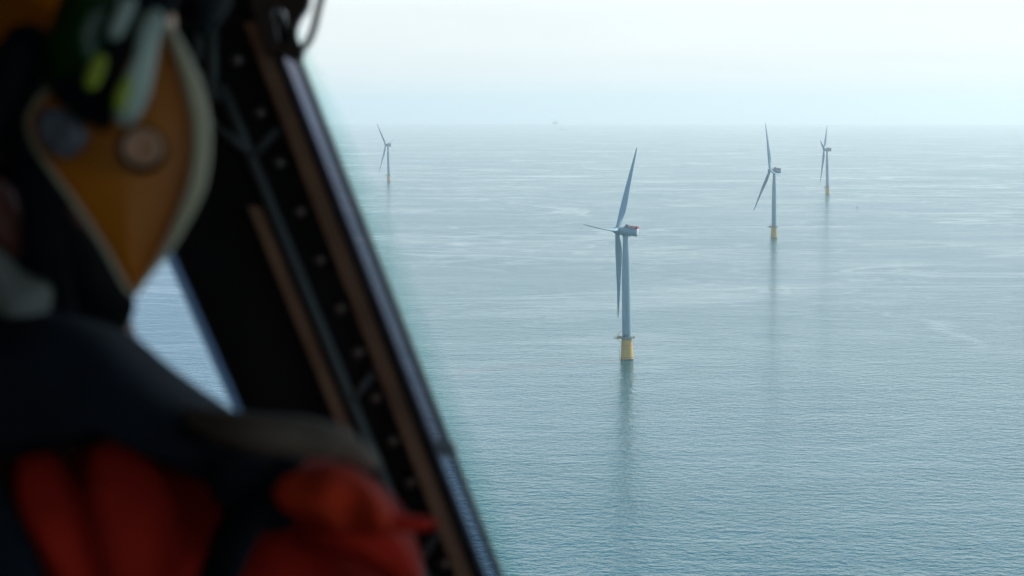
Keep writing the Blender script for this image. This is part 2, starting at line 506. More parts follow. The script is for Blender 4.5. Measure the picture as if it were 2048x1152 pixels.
XROT = Matrix.Rotation(math.pi / 2, 4, 'Y')        # lathe Z axis -> +X
def make_turbine():
    root = empty("wind_turbine")
    P = {}
    b = bmesh.new()
    lathe(b, [(5.15, -14), (5.1, -1), (5.0, 0), (4.55, 6), (4.02, 14), (3.95, 16.0)], 40)
    P['spar'] = link("floating_spar", b, M['spar'], root, True, autos=35)
    b = bmesh.new()
    lathe(b, [(4.32, 10.6), (4.34, 10.6), (4.31, 11.1), (4.29, 11.1)], 40)
    link("painted_band", b, M['orange'], P['spar'])
    b = bmesh.new()
    for (x0, rr) in ((-2.7, .22), (-3.5, .16)):
        tube(b, [(x0, -math.sqrt(5.1 ** 2 - x0 * x0) - .2, -6), (x0, -math.sqrt(5.1 ** 2 - x0 * x0) - .15, 0), (x0, -math.sqrt(4.0 ** 2 - x0 * x0) - .25, 15.8)], rr, 8)
    split_link("cable_tube", b, M['yellow_steel'], P['spar'], True)
    b = bmesh.new()
    for dx in (-0.35, 0.35):
        tube(b, [(-5.75, dx, -3), (-5.7, dx, 9.5), (-4.6, dx, 9.9)], .14, 6)
    for k in range(22):
        tube(b, [(-5.73, -.35, -1 + k * .48), (-5.73, .35, -1 + k * .48)], .05, 5)
    link("boat_ladder", b, M['grey_steel'], P['spar'])
    # work platform
    b = bmesh.new()
    lathe(b, [(3.5, 15.9), (4.9, 15.9), (4.95, 16.15), (4.95, 16.35), (3.5, 16.35)], 32, cap=False)
    box(b, (-9.8, -1.9, 15.95), (-4.0, 1.9, 16.30))
    box(b, (3.9, -1.2, 15.96), (5.9, 1.2, 16.28))
    P['plat'] = link("work_platform", b, M['grey_steel'], root)
    b = bmesh.new()
    pts = [Vector((4.85 * math.cos(a), 4.85 * math.sin(a), 0)) for a in [R(20 + i * 20) for i in range(17)]]
    # railing follows the ring on the near and far side, then round the cantilever
    def rail(path):
        for z in (16.9, 17.5):
            tube(b, [p + Vector((0, 0, z)) for p in path], .05, 5)
        for p in path:
            tube(b, [p + Vector((0, 0, 16.3)), p + Vector((0, 0, 17.5))], .055, 5)
    rail([Vector((4.85 * math.cos(R(a)), 4.85 * math.sin(R(a)), 0)) for a in range(22, 156, 15)])
    rail([Vector((4.85 * math.cos(R(a)), -4.85 * math.sin(R(a)), 0)) for a in range(22, 156, 15)])
    rail([Vector(q) for q in ((-4.6, 1.85, 0), (-6.4, 1.85, 0), (-8.1, 1.85, 0), (-9.7, 1.85, 0), (-9.7, 0, 0), (-9.7, -1.85, 0), (-8.1, -1.85, 0), (-6.4, -1.85, 0), (-4.6, -1.85, 0))])
    link("railing", b, M['grey_steel'], P['plat'])
    b = bmesh.new()
    lathe(b, [(4.98, 16.0), (5.02, 16.0), (5.02, 17.3), (4.98, 17.3)], 40, cap=False)
    bmesh.ops.delete(b, geom=[f for f in b.faces if abs(math.atan2(f.calc_center_median().y, f.calc_center_median().x)) > R(180)], context='FACES')
    link("toe_board", b, M['grey_steel'], P['plat'])
    b = bmesh.new()
    box(b, (-7.6, -2.15, 15.7), (-4.9, -1.92, 17.35)); box(b, (4.3, -1.9, 16.0), (6.1, -1.3, 17.4)); box(b, (4.3, 1.3, 16.0), (6.1, 1.9, 17.4))
    split_link("yellow_panel", b, M['yellow_steel'], P['plat'])
    b = bmesh.new()
    for dy in (-1.5, 1.5):
        tube(b, [(-7.6, dy, 15.9), (-4.1, dy * .8, 12.4)], .16, 6)
    split_link("brace", b, M['dark_steel'], P['plat'])
    b = bmesh.new()
    tube(b, [(-6.9, -1.5, 16.3), (-6.9, -1.5, 18.7)], .28, 8)
    tube(b, [(-6.9, -1.5, 18.6), (-5.0, -2.4, 21.2), (-3.4, -3.3, 21.3)], .18, 6)
    tube(b, [(-6.9, -1.5, 18.0), (-5.6, -2.1, 20.2)], .10, 6)
    link("davit_crane", b, M['orange'], P['plat'])
    b = bmesh.new()
    box(b, (-6.2, -1.0, 16.3), (-4.4, .8, 17.9)); box(b, (-2.6, -4.7, 16.36), (-1.3, -3.7, 18.6)); box(b, (-1.1, -4.7, 16.36), (-.3, -3.9, 18.0))
    box(b, (-2.1, -4.5, 18.6), (-1.5, -3.9, 19.4)); box(b, (-3.9, -3.6, 16.36), (-3.0, -2.7, 18.2))
    split_link("equipment_cabinet", b, M['dark_steel'], P['plat'])
    # tower
    b = bmesh.new()
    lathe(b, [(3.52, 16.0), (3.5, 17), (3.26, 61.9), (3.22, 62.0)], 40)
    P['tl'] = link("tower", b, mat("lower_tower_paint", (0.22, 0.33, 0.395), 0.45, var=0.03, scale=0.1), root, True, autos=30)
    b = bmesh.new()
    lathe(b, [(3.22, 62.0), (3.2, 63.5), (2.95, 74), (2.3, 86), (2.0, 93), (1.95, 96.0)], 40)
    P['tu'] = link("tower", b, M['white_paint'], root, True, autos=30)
    b = bmesh.new()
    for z in (28, 40, 51):
        r0 = 3.5 - (z - 17) * .0053
        lathe(b, [(r0, z), (r0 + .05, z), (r0 + .05, z + .3), (r0, z + .3)], 40, cap=False)
    split_link("flange", b, M['grey_steel'], P['tl'], True)
    b = bmesh.new()
    box(b, (-.6, -3.66, 16.5), (.6, -3.3, 18.9))
    link("door", b, M['dark_steel'], P['tl'])
    # nacelle: axis along X, rotor at -X
    b = bmesh.new()
    lathe(b, [(2.3, -4.3), (3.05, -4.1), (3.15, -3.8), (3.15, -2.55), (3.07, -2.5), (3.07, -2.35), (3.12, -2.3), (3.12, 8.6), (3.05, 9.0)], 48, XROT)
    for v in b.verts:
        if v.co.z > 2.45: v.co.z = 2.45 + (v.co.z - 2.45) * .45 if v.co.x > -.5 else v.co.z
    P['nac'] = link("nacelle", b, M['white_paint_b'], root, True, autos=28)
    b = bmesh.new()
    lathe(b, [(3.02, 9.0), (3.0, 9.35), (2.85, 9.6), (2.2, 9.75), (.5, 9.82)], 40, XROT)
    for v in b.verts:
        if v.co.z > 2.45: v.co.z = 2.45 + (v.co.z - 2.45) * .45
    link("end_cap", b, M['cap'], P['nac'], True)
    b = bmesh.new()
    lathe(b, [(2.1, -4.2), (2.4, -3.1), (2.6, -2.9)], 32)
    box(b, (1.2, -1.4, -3.55), (4.2, 1.4, -2.7))
    link("yaw_collar", b, M['grey_steel'], P['nac'])
    b = bmesh.new()          # sloping cooler fairing in front of the deck
    for s in (-1.9, 1.7):
        v = [(-1.9, s, 2.6), (.4, s, 2.6), (.4, s, 4.9)]
        w2_ = [(x, y + .2, z) for x, y, z in v]
        A = [b.verts.new(q) for q in v]; B = [b.verts.new(q) for q in w2_]
        b.faces.new(A); b.faces.new(B[::-1])
        for i in range(3): b.faces.new((A[i], B[i], B[(i + 1) % 3], A[(i + 1) % 3]))
    box(b, (-.3, -1.68, 2.6), (.3, 1.68, 3.2))
    split_link("fairing", b, M['white_paint_b'], P['nac'])
    b = bmesh.new()
    box(b, (.05, -1.65, 4.1), (1.5, -.2, 5.3)); box(b, (.1, .2, 4.1), (1.4, 1.65, 5.25)); box(b, (.35, -1.9, 2.75), (1.5, 1.9, 4.1))
    split_link("cooler", b, M['dark_steel'], P['nac'])
    b = bmesh.new()
    box(b, (1.6, -2.05, 2.82), (9.5, 2.05, 2.98))
    P['deck'] = link("hoist_deck", b, M['grey_steel'], P['nac'])
    b = bmesh.new()
    for s in (-2.10, 2.0): box(b, (1.55, s, 2.75), (9.6, s + .1, 4.35))
    box(b, (9.5, -1.99, 2.75), (9.6, 1.99, 4.35))
    for k in range(9):
        x = 1.8 + k * .95
        box(b, (x, -2.16, 2.5), (x + .12, -2.11, 4.45)); box(b, (x, 2.11, 2.5), (x + .12, 2.16, 4.45))
    link("red_railing_panel", b, M['red'], P['nac'])
    b = bmesh.new()
    for s, e in ((-2.14, -2.105), (2.105, 2.14)):
        x = 2.0
        for wd, gap in ((.35, .22), (.12, .2), (.42, .22), (.14, .12), (.4, .2), (.35, 1.0), (.3, .16), (.35, .16), (.32, .16), (.35, .16), (.3, .2)):
            box(b, (x, s, 3.15), (x + wd, e, 4.1)); x += wd + gap
    split_link("letter", b, M['letter'], P['nac'])
    b = bmesh.new()
    box(b, (5.2, -2.145, 2.86), (8.3, -2.105, 3.06)); box(b, (5.2, 2.105, 2.86), (8.3, 2.145, 3.06))
    split_link("orange_stripe", b, M['orange'], P['nac'])
    # hub, centre at the origin of its own frame
    b = bmesh.new()
    lathe(b, [(.3, -3.35), (1.1, -3.2), (1.9, -2.75), (2.45, -1.9), (2.75, -.6), (2.8, .8), (2.7, 2.0), (2.45, 2.35)], 40, XROT)
    for k in range(3):
        lathe(b, [(1.95, 0.5), (1.95, 2.9)], 28, Matrix.Rotation(-k * 2 * math.pi / 3, 4, 'X'))
    P['hub'] = link("hub", b, M['white_paint_b'], root, True, autos=35)
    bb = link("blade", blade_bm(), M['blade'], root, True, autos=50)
    P['bl'] = [bb]
    for k in range(2):
        c = bb.copy(); COL.objects.link(c); c.parent = root; P['bl'].append(c)
    return root

def pose(root, P, lx, ly, hub, yaw, rot, spin):
    up = Vector((lx, ly, 1)).normalized()
    q = Vector((0, 0, 1)).rotation_difference(up)
    root.matrix_basis = Matrix.Translation(P) @ q.to_matrix().to_4x4() @ Matrix.Rotation(spin, 4, 'Z')
    NM = Matrix.Rotation(-spin, 4, 'Z') @ Matrix.Translation((0, 0, hub)) @ Matrix.Rotation(-yaw, 4, 'Z') @ Matrix.Rotation(R(6), 4, 'Y')
    HB = NM @ Matrix.Translation((-6.5, 0, 0))
    k = 0
    for c in root.children:
        n = c.name.split('.')[0]
        if n == 'nacelle': c.matrix_basis = NM
        elif n == 'hub': c.matrix_basis = HB @ Matrix.Rotation(-rot, 4, 'X')
        elif n == 'blade':
            c.matrix_basis = HB @ Matrix.Rotation(-(rot + k * 2 * math.pi / 3), 4, 'X'); k += 1

def copy_tree(o, parent=None):
    c = o.copy(); COL.objects.link(c); c.parent = parent
    for ch in list(o.children): copy_tree(ch, c)
    return c

TURB = [((87.0, 1495.7, -.2), -.0133, .050, 97.05, 20.1, 31.3, 0,
         "nearest and largest wind turbine, long dark reflection below its yellow base"),
        ((385.3, 2922.9, -.7), -.011, -.0136, 98.9, -12.3, 22.1, 0,
         "wind turbine with one blade pointing right across the front of its nacelle"),
        ((702.0, 4430.8, -1.6), -.026, .0009, 99.5, 14.4, 43.7, R(8),
         "small hazy wind turbine farthest to the right, standing beyond the buoy on the sea"),
        ((-322.3, 5220.5, -2.1), -.024, .0129, 96.0, 23.5, 74.6, R(12),
         "smallest wind turbine, alone at the left close to the dark window frame")]
first = None
for (P_, lx, ly, hub, yaw, rot, spin, lab) in TURB:
    if first is None:
        t_ = first = make_turbine()
    else:
        t_ = copy_tree(first)
    bpy.context.view_layer.update()
    pose(t_, Vector(P_), lx, ly, hub, R(yaw), R(rot), spin)
    tag(t_, lab, "wind turbine", "floating wind turbines on the sea")

# ------------------------------------------------------------------ far rig, ship, buoy
rig = empty("offshore_platform", (647.0, 30000.0, -70.7))
rig.scale = (.72, .72, .78)
tag(rig, "tiny pale offshore platform with a derrick and slanted boom on the far horizon", "oil platform")
b = bmesh.new()
for x in (-17, 17):
    for y in (-25, 25):
        tube(b, [(x, y, -20), (x * .8, y * .8, 36)], 5, 8)
for z in (2, 16):
    for y in (-24, 24): tube(b, [(-17, y, z), (17, y, z + 12)], 1.6, 6)
split_link("jacket_leg", b, M['rig'], rig)
b = bmesh.new()
box(b, (-70, -35, 34), (72, 35, 42)); box(b, (-60, -30, 42.1), (66, 30, 58)); box(b, (-52, -28, 58.1), (-14, 26, 70)); box(b, (-22, -24, 58.1), (26, 24, 78)); box(b, (40, -20, 58.1), (62, 20, 66))
split_link("deck_module", b, M['rig'], rig)
b = bmesh.new()
for sx in (-1, 1):
    for sy in (-1, 1): tube(b, [(sx * 11, sy * 11, 78), (sx * 4.5, sy * 4.5, 126)], 2.0, 6)
for k in range(6):
    z = 80 + k * 8; s = 11 - (z - 78) * .135
    for sy in (-1, 1):
        tube(b, [(-s, s * sy, z), (s - 1, (s - 1) * sy, z + 8)], 1.4, 5); tube(b, [(s, s * sy, z), (-s + 1, (s - 1) * sy, z + 8)], 1.4, 5)
box(b, (-6, -6, 118), (6, 6, 128))
link("derrick", b, M['rig'], rig)
b = bmesh.new()
for dy in (-5, 5): tube(b, [(-50, dy, 66), (-112, dy * .3, 152)], 2.2, 6)
for k in range(8):
    f = k / 8; x = -50 - 62 * f; z = 66 + 86 * f
    tube(b, [(x, -5, z), (x - 4, 5, z + 5)], 1.2, 5)
link("flare_boom", b, M['rig'], rig)
b = bmesh.new()
tube(b, [(52, 0, 66), (50, 0, 84)], 2.5, 8); tube(b, [(50, 0, 84), (72, 0, 62)], 1.8, 6)
link("crane", b, M['rig'], rig)

ship = empty("supply_ship", (529.5, 21150, -35.1))
tag(ship, "tiny supply ship with a high bridge at its left end, below the far platform", "ship")
b = bmesh.new()
A = []
for z, s in ((-2, .9), (0, .95), (6, 1.0)):
    A.append([b.verts.new(q) for q in ((-19 * s - (1 if z > 2 else 0), 0, z + (2 if z > 2 else 0)), (-13, -4.5 * s, z + (1 if z > 2 else 0)), (17, -4.5 * s, z), (19, -3.5, z), (19, 3.5, z), (17, 4.5 * s, z), (-13, 4.5 * s, z + (1 if z > 2 else 0)))])
for p_, q_ in zip(A, A[1:]):
    for k in range(7): b.faces.new((p_[k], p_[(k + 1) % 7], q_[(k + 1) % 7], q_[k]))
b.faces.new(A[0][::-1]); b.faces.new(A[-1])
link("hull", b, M['hull'], ship)
b = bmesh.new()
box(b, (-15, -4, 6.8), (-2, 4, 12)); box(b, (-14, -3.6, 12.1), (-5, 3.6, 15)); tube(b, [(-9, 0, 15), (-9, 0, 21)], .5, 6)
link("bridge", b, M['hull'], ship)
b = bmesh.new()
for k in range(4): box(b, (1 + k * 4, -3, 6.05), (4.2 + k * 4, 3, 8.6 - k * .5))
link("deck_cargo", b, M['hull_w'], ship)

buoy = empty("navigation_buoy", (662.6, 3819.3, -1.18))
tag(buoy, "small dark red cone shaped navigation buoy floating below the right hand turbine", "buoy")
b = bmesh.new()
lathe(b, [(.9, -.8), (1.25, -.3), (1.3, .7), (1.1, .95)], 20)
link("float", b, M['buoy'], buoy)
b = bmesh.new()
for a in range(4):
    ca, sa = math.cos(a * math.pi / 2 + .4), math.sin(a * math.pi / 2 + .4)
    tube(b, [(ca * .9, sa * .9, .9), (ca * .3, sa * .3, 3.3)], .12, 6)
for k in range(4):
    x = random.random()
lathe(b, [(.75, 1.5), (.45, 2.8)], 12)
link("lattice_top", b, M['buoy'], buoy)
b = bmesh.new()
lathe(b, [(.28, 3.3), (.3, 3.7), (.18, 4.1)], 12)
link("lantern", b, M['grey_steel'], buoy)

# ------------------------------------------------------------------ helicopter cabin
W = 1.35
FLOOR_Z = -1.13
hb = Vector((0, .2, FLOOR_Z))
heli = empty("helicopter")
heli.matrix_basis = HELI @ Matrix.Translation(hb)
tag(heli, "dark helicopter cabin wall with a slanted riveted window post in the foreground", "helicopter")
def hl(name, b, m, parent=None, smooth=False, autos=None):
    return link(name, b, m, parent or heli, smooth, hb, autos)
def ln(x0, k):
    return lambda y: x0 + k * y
L2 = ln(126, .44)        # right edge of the small lower window
Lp = ln(515, .39)        # post edge
Ls = ln(544, .39)        # far side of the slit
Lm = ln(553, .39)        # edge of the main window
T_, B_ = -900, 2600
b = bmesh.new()
prism(b, [(60, T_), (Lm(T_), T_), (Lm(100), 100), (Lp(100), 100), (Lp(B_), B_), (60, B_), (60, 960), (L2(960), 960), (L2(250), 250), (60, 250)], W, W + .04)
prism(b, [(Ls(100), 100.0), (Lm(100), 100.0), (Lm(B_), B_), (Ls(B_), B_)], W + .005, W + .035)
prism(b, [(-3400, -1194), (4563, -1194), (4563, T_), (-3400, T_)], W, W + .04)
prism(b, [(-3400, B_), (4563, B_), (4563, 3909), (-3400, 3909)], W, W + .04)
prism(b, [(-3400, T_), (60, T_), (60, B_), (-3400, B_)], W, W + .04)
prism(b, [(3300, T_), (4563, T_), (4563, B_), (3300, B_)], W, W + .04)
wall = hl("cabin_wall", b, M['panel'])
# shell
b = bmesh.new()
x0, x1, y0, y1, z0, z1 = -1.5, 1.2, -1.4, W + .05, FLOOR_Z, .6
box(b, (x0 - .04, y0, z0), (x0, y1, z1))
box(b, (x1, y0, z0), (x1 + .04, -.8, z1)); box(b, (x1, .8, z0), (x1 + .04, y1, z1))
box(b, (x1, -.8, z0), (x1 + .04, .8, -.6)); box(b, (x1, -.8, .45), (x1 + .04, .8, z1))
hl("side_wall", b, M['liner'])
b = bmesh.new(); box(b, (x1 + .015, -.8, -.6), (x1 + .022, .8, .45)); hl("right_fill_light_pane", b, M['pane'])  # unseen side opening added to light the right shoulder
b = bmesh.new(); box(b, (x0 - .04, y0 - .04, z1), (x1 + .04, y1, z1 + .04)); hl("ceiling", b, M['liner'])
b = bmesh.new(); box(b, (x0 - .04, y0 - .04, z0 - .04), (x1 + .04, y1, z0)); hl("cabin_floor", b, M['liner'])
b = bmesh.new()          # rear wall; unseen window opening added and sized to light the crew member
box(b, (x0, y0 - .04, z0), (-.4, y0, z1)); box(b, (1.05, y0 - .04, z0), (x1, y0, z1))
box(b, (-.4, y0 - .04, z0), (1.05, y0, -.40)); box(b, (-.4, y0 - .04, .40), (1.05, y0, z1))
hl("rear_wall", b, M['liner'])
b = bmesh.new(); box(b, (-.4, y0 - .025, -.40), (1.05, y0 - .018, .40)); hl("rear_fill_light_pane", b, M['pane'])
# window panes
def strip(bm, f0, f1, ya, yb, d, dd):
    prism(bm, [(f0(ya), ya), (f1(ya), ya), (f1(yb), yb), (f0(yb), yb)], d, d + dd)
def quadsheet(bm, poly, d):
    bm.faces.new([bm.verts.new(C(x, y, d)) for x, y in poly])
b = bmesh.new(); quadsheet(b, [(Lm(T_) - 8, T_ - 5), (3310, T_ - 5), (3310, B_ + 5), (Lm(B_) - 8, B_ + 5)], W + .022); pane = hl("window_pane", b, M['pane'])
for wd_, dd_ in ((16, .030), (34, .033), (54, .036)):      # the acrylic thickens towards its clamped edge
    b = bmesh.new(); f = ln(553 + wd_, .39); quadsheet(b, [(Lm(60) - 4, 60), (f(60) - wd_ * .5, 60), (f(400), 400), (f(B_), B_), (Lm(B_) - 4, B_)], W + dd_); hl("pane_edge", b, M['pane_edge'], pane)
b = bmesh.new(); quadsheet(b, [(Lp(98) - 3, 98), (Ls(98) + 3, 98), (Ls(896) + 3, 896), (Lp(896) - 3, 896)], W + .02); hl("tinted_slit", b, M['pane_dark'], pane)
M['pane_dark3'] = pane_mat("tinted_slit_lower", (0.24, 0.30, 0.40))
b = bmesh.new(); quadsheet(b, [(Lp(896) - 3, 896), (Ls(896) + 3, 896), (Ls(B_) + 3, B_), (Lp(B_) - 3, B_)], W + .02); hl("tinted_slit", b, M['pane_dark3'], pane)
b = bmesh.new(); quadsheet(b, [(50, 240), (L2(240) + 5, 240), (L2(970) + 5, 970), (50, 970)], W + .022); sp_ = hl("side_window_pane", b, M['pane_blue'])
b = bmesh.new(); quadsheet(b, [(L2(250) - 20, 250), (L2(250) + 2, 250), (L2(960) + 2, 960), (L2(960) - 20, 960)], W + .018); hl("tinted_edge", b, M['pane_dark2'], sp_)
# trims on the post
def bar(bm, x0, k, wdt, ya, yb, d, h_):
    """rounded bar raised towards the cabin"""
    pa, pb = C(x0 + k * ya, ya, d), C(x0 + k * yb, yb, d)
    wd = wdt / FPX * d / 2
    tube(bm, [pa + (pb - pa) * (i / 12) for i in range(13)], wd, 10, flat=1.0)
b = bmesh.new(); strip(b, ln(471, .382), ln(500, .382), 45, B_, W - .014, .0135); tr1 = hl("edge_trim", b, M['tan'])
b = bmesh.new(); strip(b, ln(504, .385), ln(514, .39), 60, B_, W - .004, .0035); hl("sealant_bead", b, M['brown'])
b = bmesh.new(); bar(b, 372, .413, 22, 170, 1400, W - .004, .0); hl("grey_trim", b, M['teal'], smooth=True)
b = bmesh.new(); strip(b, ln(326, .41), ln(349, .41), 412, 900, W - .012, .0115); hl("edge_trim", b, M['tan'])
def pbar(bm, a, c_, wdt, d):
    tube(bm, [C(*a, d), C(*c_, d)], wdt / FPX * d / 2, 8)
for a, c_ in (((505, 312), (560, 255)), ((422, 245), (500, 305)), ((705, 800), (752, 738)), ((842, 1118), (885, 1052)), ((330, 60), (440, 200))):
    b = bmesh.new(); pbar(b, a, c_, 16, W - .006); hl("cross_brace", b, M['teal'], smooth=True)
b = bmesh.new(); tube(b, [C(425, 60, W - .01), C(425, 190, W - .01)], .004, 8); tube(b, [C(398, 70, W - .01), C(398, 120, W - .01)], .003, 8)
hl("wiring_conduit", b, M['teal'], smooth=True)
riv = [(475, 120), (520, 225), (560, 325), (601, 423), (641, 520), (681, 617), (717, 705), (752, 795), (786, 882), (822, 965), (856, 1048), (889, 1128), (922, 1210)]
r0 = None
for x, y in riv:
    if r0 is None:
        b = bmesh.new()
        lathe(b, [(.0042, 0), (.0040, .0014), (.0028, .0028), (.0010, .0034)], 16, Matrix.Rotation(math.pi / 2, 4, 'X'))
        o = r0 = link("rivet", b, M['rivet'], wall, True)
    else:
        o = r0.copy(); COL.objects.link(o); o.parent = wall
    o.location = C(x, y, W - .0005) - hb
# clip over the slit
b = bmesh.new(); prism(b, [(868, 886), (905, 884), (914, 912), (880, 914)], W - .012, W + .01); hl("pane_clip", b, M['clip'])
# bracket with a hole and hanging strap at the top
def ringplate(bm, outer, inner, d, th, n=40):
    O = smooth_closed([tuple(C(x, y, d)) for x, y in outer], n); I = smooth_closed([tuple(C(x, y, d)) for x, y in inner], n)
    A = [[bm.verts.new(p) for p in O], [bm.verts.new(p) for p in I], [bm.verts.new(p + Vector((0, th, 0))) for p in I], [bm.verts.new(p + Vector((0, th, 0))) for p in O]]
    for i in range(4):
        a, c_ = A[i], A[(i + 1) % 4]
        for k in range(n): bm.faces.new((a[k], a[(k + 1) % n], c_[(k + 1) % n], c_[k]))
# the hole must see the sky: the wall is cut behind it by the window, so the bracket sits at the pane edge
b = bmesh.new()
ringplate(b, [(560, -120), (615, -60), (618, 5), (598, 40), (592, 70), (606, 105), (590, 122), (560, 108), (535, 112), (520, 70), (505, 20), (498, -60)],
          [(556, 14), (570, 24), (574, 46), (578, 72), (572, 88), (558, 86), (553, 66), (550, 45), (544, 28)], W - .02, .012)
br = hl("handle_bracket", b, M['bracket'])
b = bmesh.new()
pth = smooth_open([tuple(C(x, y, W - .03)) for x, y in ((655, -90), (646, -20), (636, 20), (628, 55), (616, 85), (600, 100))], 20)
tube(b, pth, .0026, 8); hl("strap_loop", b, M['grey_cloth'], br, True)

# ------------------------------------------------------------------ crew member seen from behind, head turned left
pb_ = Vector((-.24, 1.0, FLOOR_Z))
def skin_obj(name, verts, edges, m, parent, sub=2):
    me = bpy.data.meshes.new(name)
    me.from_pydata([Vector(v[:3]) - pb_ for v in verts], edges, [])
    o = bpy.data.objects.new(name, me)
    COL.objects.link(o)
    if parent: o.parent = parent
    me.materials.append(m)
    md = o.modifiers.new("skin", 'SKIN')
    md.use_smooth_shade = True
    for i, v in enumerate(verts):
        s = me.skin_vertices[0].data[i]
        s.radius = (v[3], v[4] if len(v) > 4 else v[3])
        s.use_root = (i == 0)
    sb = o.modifiers.new("subsurf", 'SUBSURF')
    sb.levels = sub; sb.render_levels = sub
    return o
BX, BY = -.235, 1.0
body_v = [(BX, BY, -.62, .12, .10), (BX, BY, -.42, .12, .09), (BX, BY, -.24, .14, .09), (BX, BY, -.13, .10, .075), (BX + .005, BY, -.06, .052, .052),
          (BX - .01, BY, 0, .050), (BX - .03, BY, .06, .066), (BX - .045, BY, .14, .074), (BX - .04, BY, .21, .062),
          (BX + .125, BY, -.155, .045), (BX + .155, BY + .02, -.42, .036), (BX + .12, BY + .2, -.50, .028), (BX + .10, BY + .27, -.50, .024),
          (BX - .125, BY, -.155, .045), (BX - .165, BY + .02, -.42, .036), (BX - .12, BY + .2, -.50, .028), (BX - .10, BY + .27, -.50, .024),
          (BX + .09, BY + .02, -.70, .085), (BX + .10, BY + .1, -1.05, .055), (BX + .10, BY - .28, -1.07, .045), (BX + .10, BY - .36, -1.09, .035),
          (BX - .09, BY + .02, -.70, .085), (BX - .10, BY + .1, -1.05, .055), (BX - .10, BY - .28, -1.07, .045), (BX - .10, BY - .36, -1.09, .035),
          (BX - .125, BY, .08, .03), (BX - .10, BY, .03, .03)]
body_e = [(0, 1), (1, 2), (2, 3), (3, 4), (4, 5), (5, 6), (6, 7), (7, 8), (3, 9), (9, 10), (10, 11), (11, 12), (3, 13), (13, 14), (14, 15), (15, 16),
          (0, 17), (17, 18), (18, 19), (19, 20), (0, 21), (21, 22), (22, 23), (23, 24), (6, 25), (6, 26)]
person = skin_obj("person", body_v, body_e, M['skin'], None)
person.matrix_basis = HELI @ Matrix.Translation(pb_)
tag(person, "person in red suit and yellow helmet, seen from behind beside the window post", "person")
def pl(name, b, m, parent=None, smooth=True, autos=None):
    return link(name, b, m, parent or person, smooth, pb_, autos)
# gloves with five fingers resting on the sill
for s in (1, -1):
    hx, hy, hz = BX + s * .10, BY + .27, -.50
    gv = [(hx, hy - .01, hz, .028, .022), (hx, hy + .035, hz, .034, .016), (hx, hy + .055, hz, .032, .013)]
    ge = [(0, 1), (1, 2)]
    for j, (dx, l) in enumerate(((-.028, .052), (-.010, .062), (.009, .058), (.027, .045))):
        i = len(gv)
        gv += [(hx + dx, hy + .06, hz - .004, .009), (hx + dx * 1.1, hy + .06 + l * .3, hz - .016, .0085), (hx + dx * 1.1, hy + .06 + l * .35, hz - .016 - l * .55, .0075)]
        ge += [(2, i), (i, i + 1), (i + 1, i + 2)]
    i = len(gv)
    gv += [(hx - s * .038, hy + .012, hz - .008, .011), (hx - s * .052, hy + .035, hz - .022, .009)]
    ge += [(0, i), (i, i + 1)]
    skin_obj("glove", gv, ge, M['navy'], person, 1)
# survival suit: outer garment, follows the body
sv = [(BX, BY, -.64, .16, .13), (BX, BY, -.42, .155, .125), (BX, BY, -.25, .165, .125), (BX, BY - .005, -.165, .14, .11), (BX, BY, -.09, .075, .075),
      (BX + .125, BY - .01, -.158, .066, .070), (BX + .145, BY, -.29, .062), (BX + .155, BY + .02, -.42, .056), (BX + .14, BY + .18, -.50, .046), (BX + .11, BY + .25, -.50, .036),
      (BX - .125, BY - .01, -.158, .068, .070), (BX - .155, BY, -.29, .062), (BX - .165, BY + .02, -.42, .056), (BX - .14, BY + .18, -.50, .046), (BX - .11, BY + .25, -.50, .036),
      (BX + .09, BY + .02, -.72, .115), (BX + .10, BY + .1, -1.03, .075), (BX + .10, BY - .24, -1.055, .062),
      (BX - .09, BY + .02, -.72, .115), (BX - .10, BY + .1, -1.03, .075), (BX - .10, BY - .24, -1.055, .062)]
se = [(0, 1), (1, 2), (2, 3), (3, 4), (3, 5), (5, 6), (6, 7), (7, 8), (8, 9), (3, 10), (10, 11), (11, 12), (12, 13), (13, 14), (0, 15), (15, 16), (16, 17), (0, 18), (18, 19), (19, 20)]
suit = skin_obj("survival_suit", sv, se, M['suit'], person, 3)
tex = bpy.data.textures.new("cloth_folds", 'CLOUDS'); tex.noise_scale = 0.09
dm = suit.modifiers.new("folds", 'DISPLACE'); dm.texture = tex; dm.strength = 0.03; dm.mid_level = 0.5
for s in (1, -1):
    b = bmesh.new()
    tube(b, [(BX + s * .10, BY - .20, -1.06), (BX + s * .10, BY - .36, -1.07), (BX + s * .10, BY - .44, -1.00)], [.062, .052, .04], 14)
    pl("boot", b, M['black'])
b = bmesh.new()
pillow(b, [(-420, 1010), (-250, 900), (0, 860), (250, 850), (430, 850), (560, 880), (700, 925), (790, 990), (835, 1080), (850, 1200), (800, 1400), (500, 1560), (200, 1600), (-100, 1560), (-380, 1400), (-460, 1200)], 1.0, .125, .10, n=96, lv=14, lump=.05, ls=9)
pl("suit_yoke", b, M['suit'])
# collar and vest yoke of the dark life vest
b = bmesh.new()
pillow(b, [(-300, 640), (-120, 600), (60, 615), (190, 650), (290, 722), (385, 798), (485, 866), (580, 890), (610, 925), (575, 965), (510, 985), (440, 965), (350, 915), (240, 880), (120, 900), (0, 915), (-200, 930), (-380, 900)], .91, .045, .15, lump=.01)
vest = pl("life_vest", b, M['vest'])
b = bmesh.new()
tube(b, smooth_open([tuple(C(x, y, d)) for x, y, d in ((370, 830, .90), (440, 850, .875), (520, 868, .86), (610, 876, .86), (680, 890, .87), (735, 925, .90))], 24), [.006 + .0055 * math.sin(math.pi * i / 24) for i in range(25)], 12, flat=.8)
pl("webbing_strap", b, M['web'], vest)
b = bmesh.new()
pillow(b, [(420, 930), (480, 920), (550, 930), (565, 1000), (600, 1040), (550, 1065), (480, 1045), (430, 1000)], .87, .010, .05)
pl("back_pouch", b, M['vest'], vest)
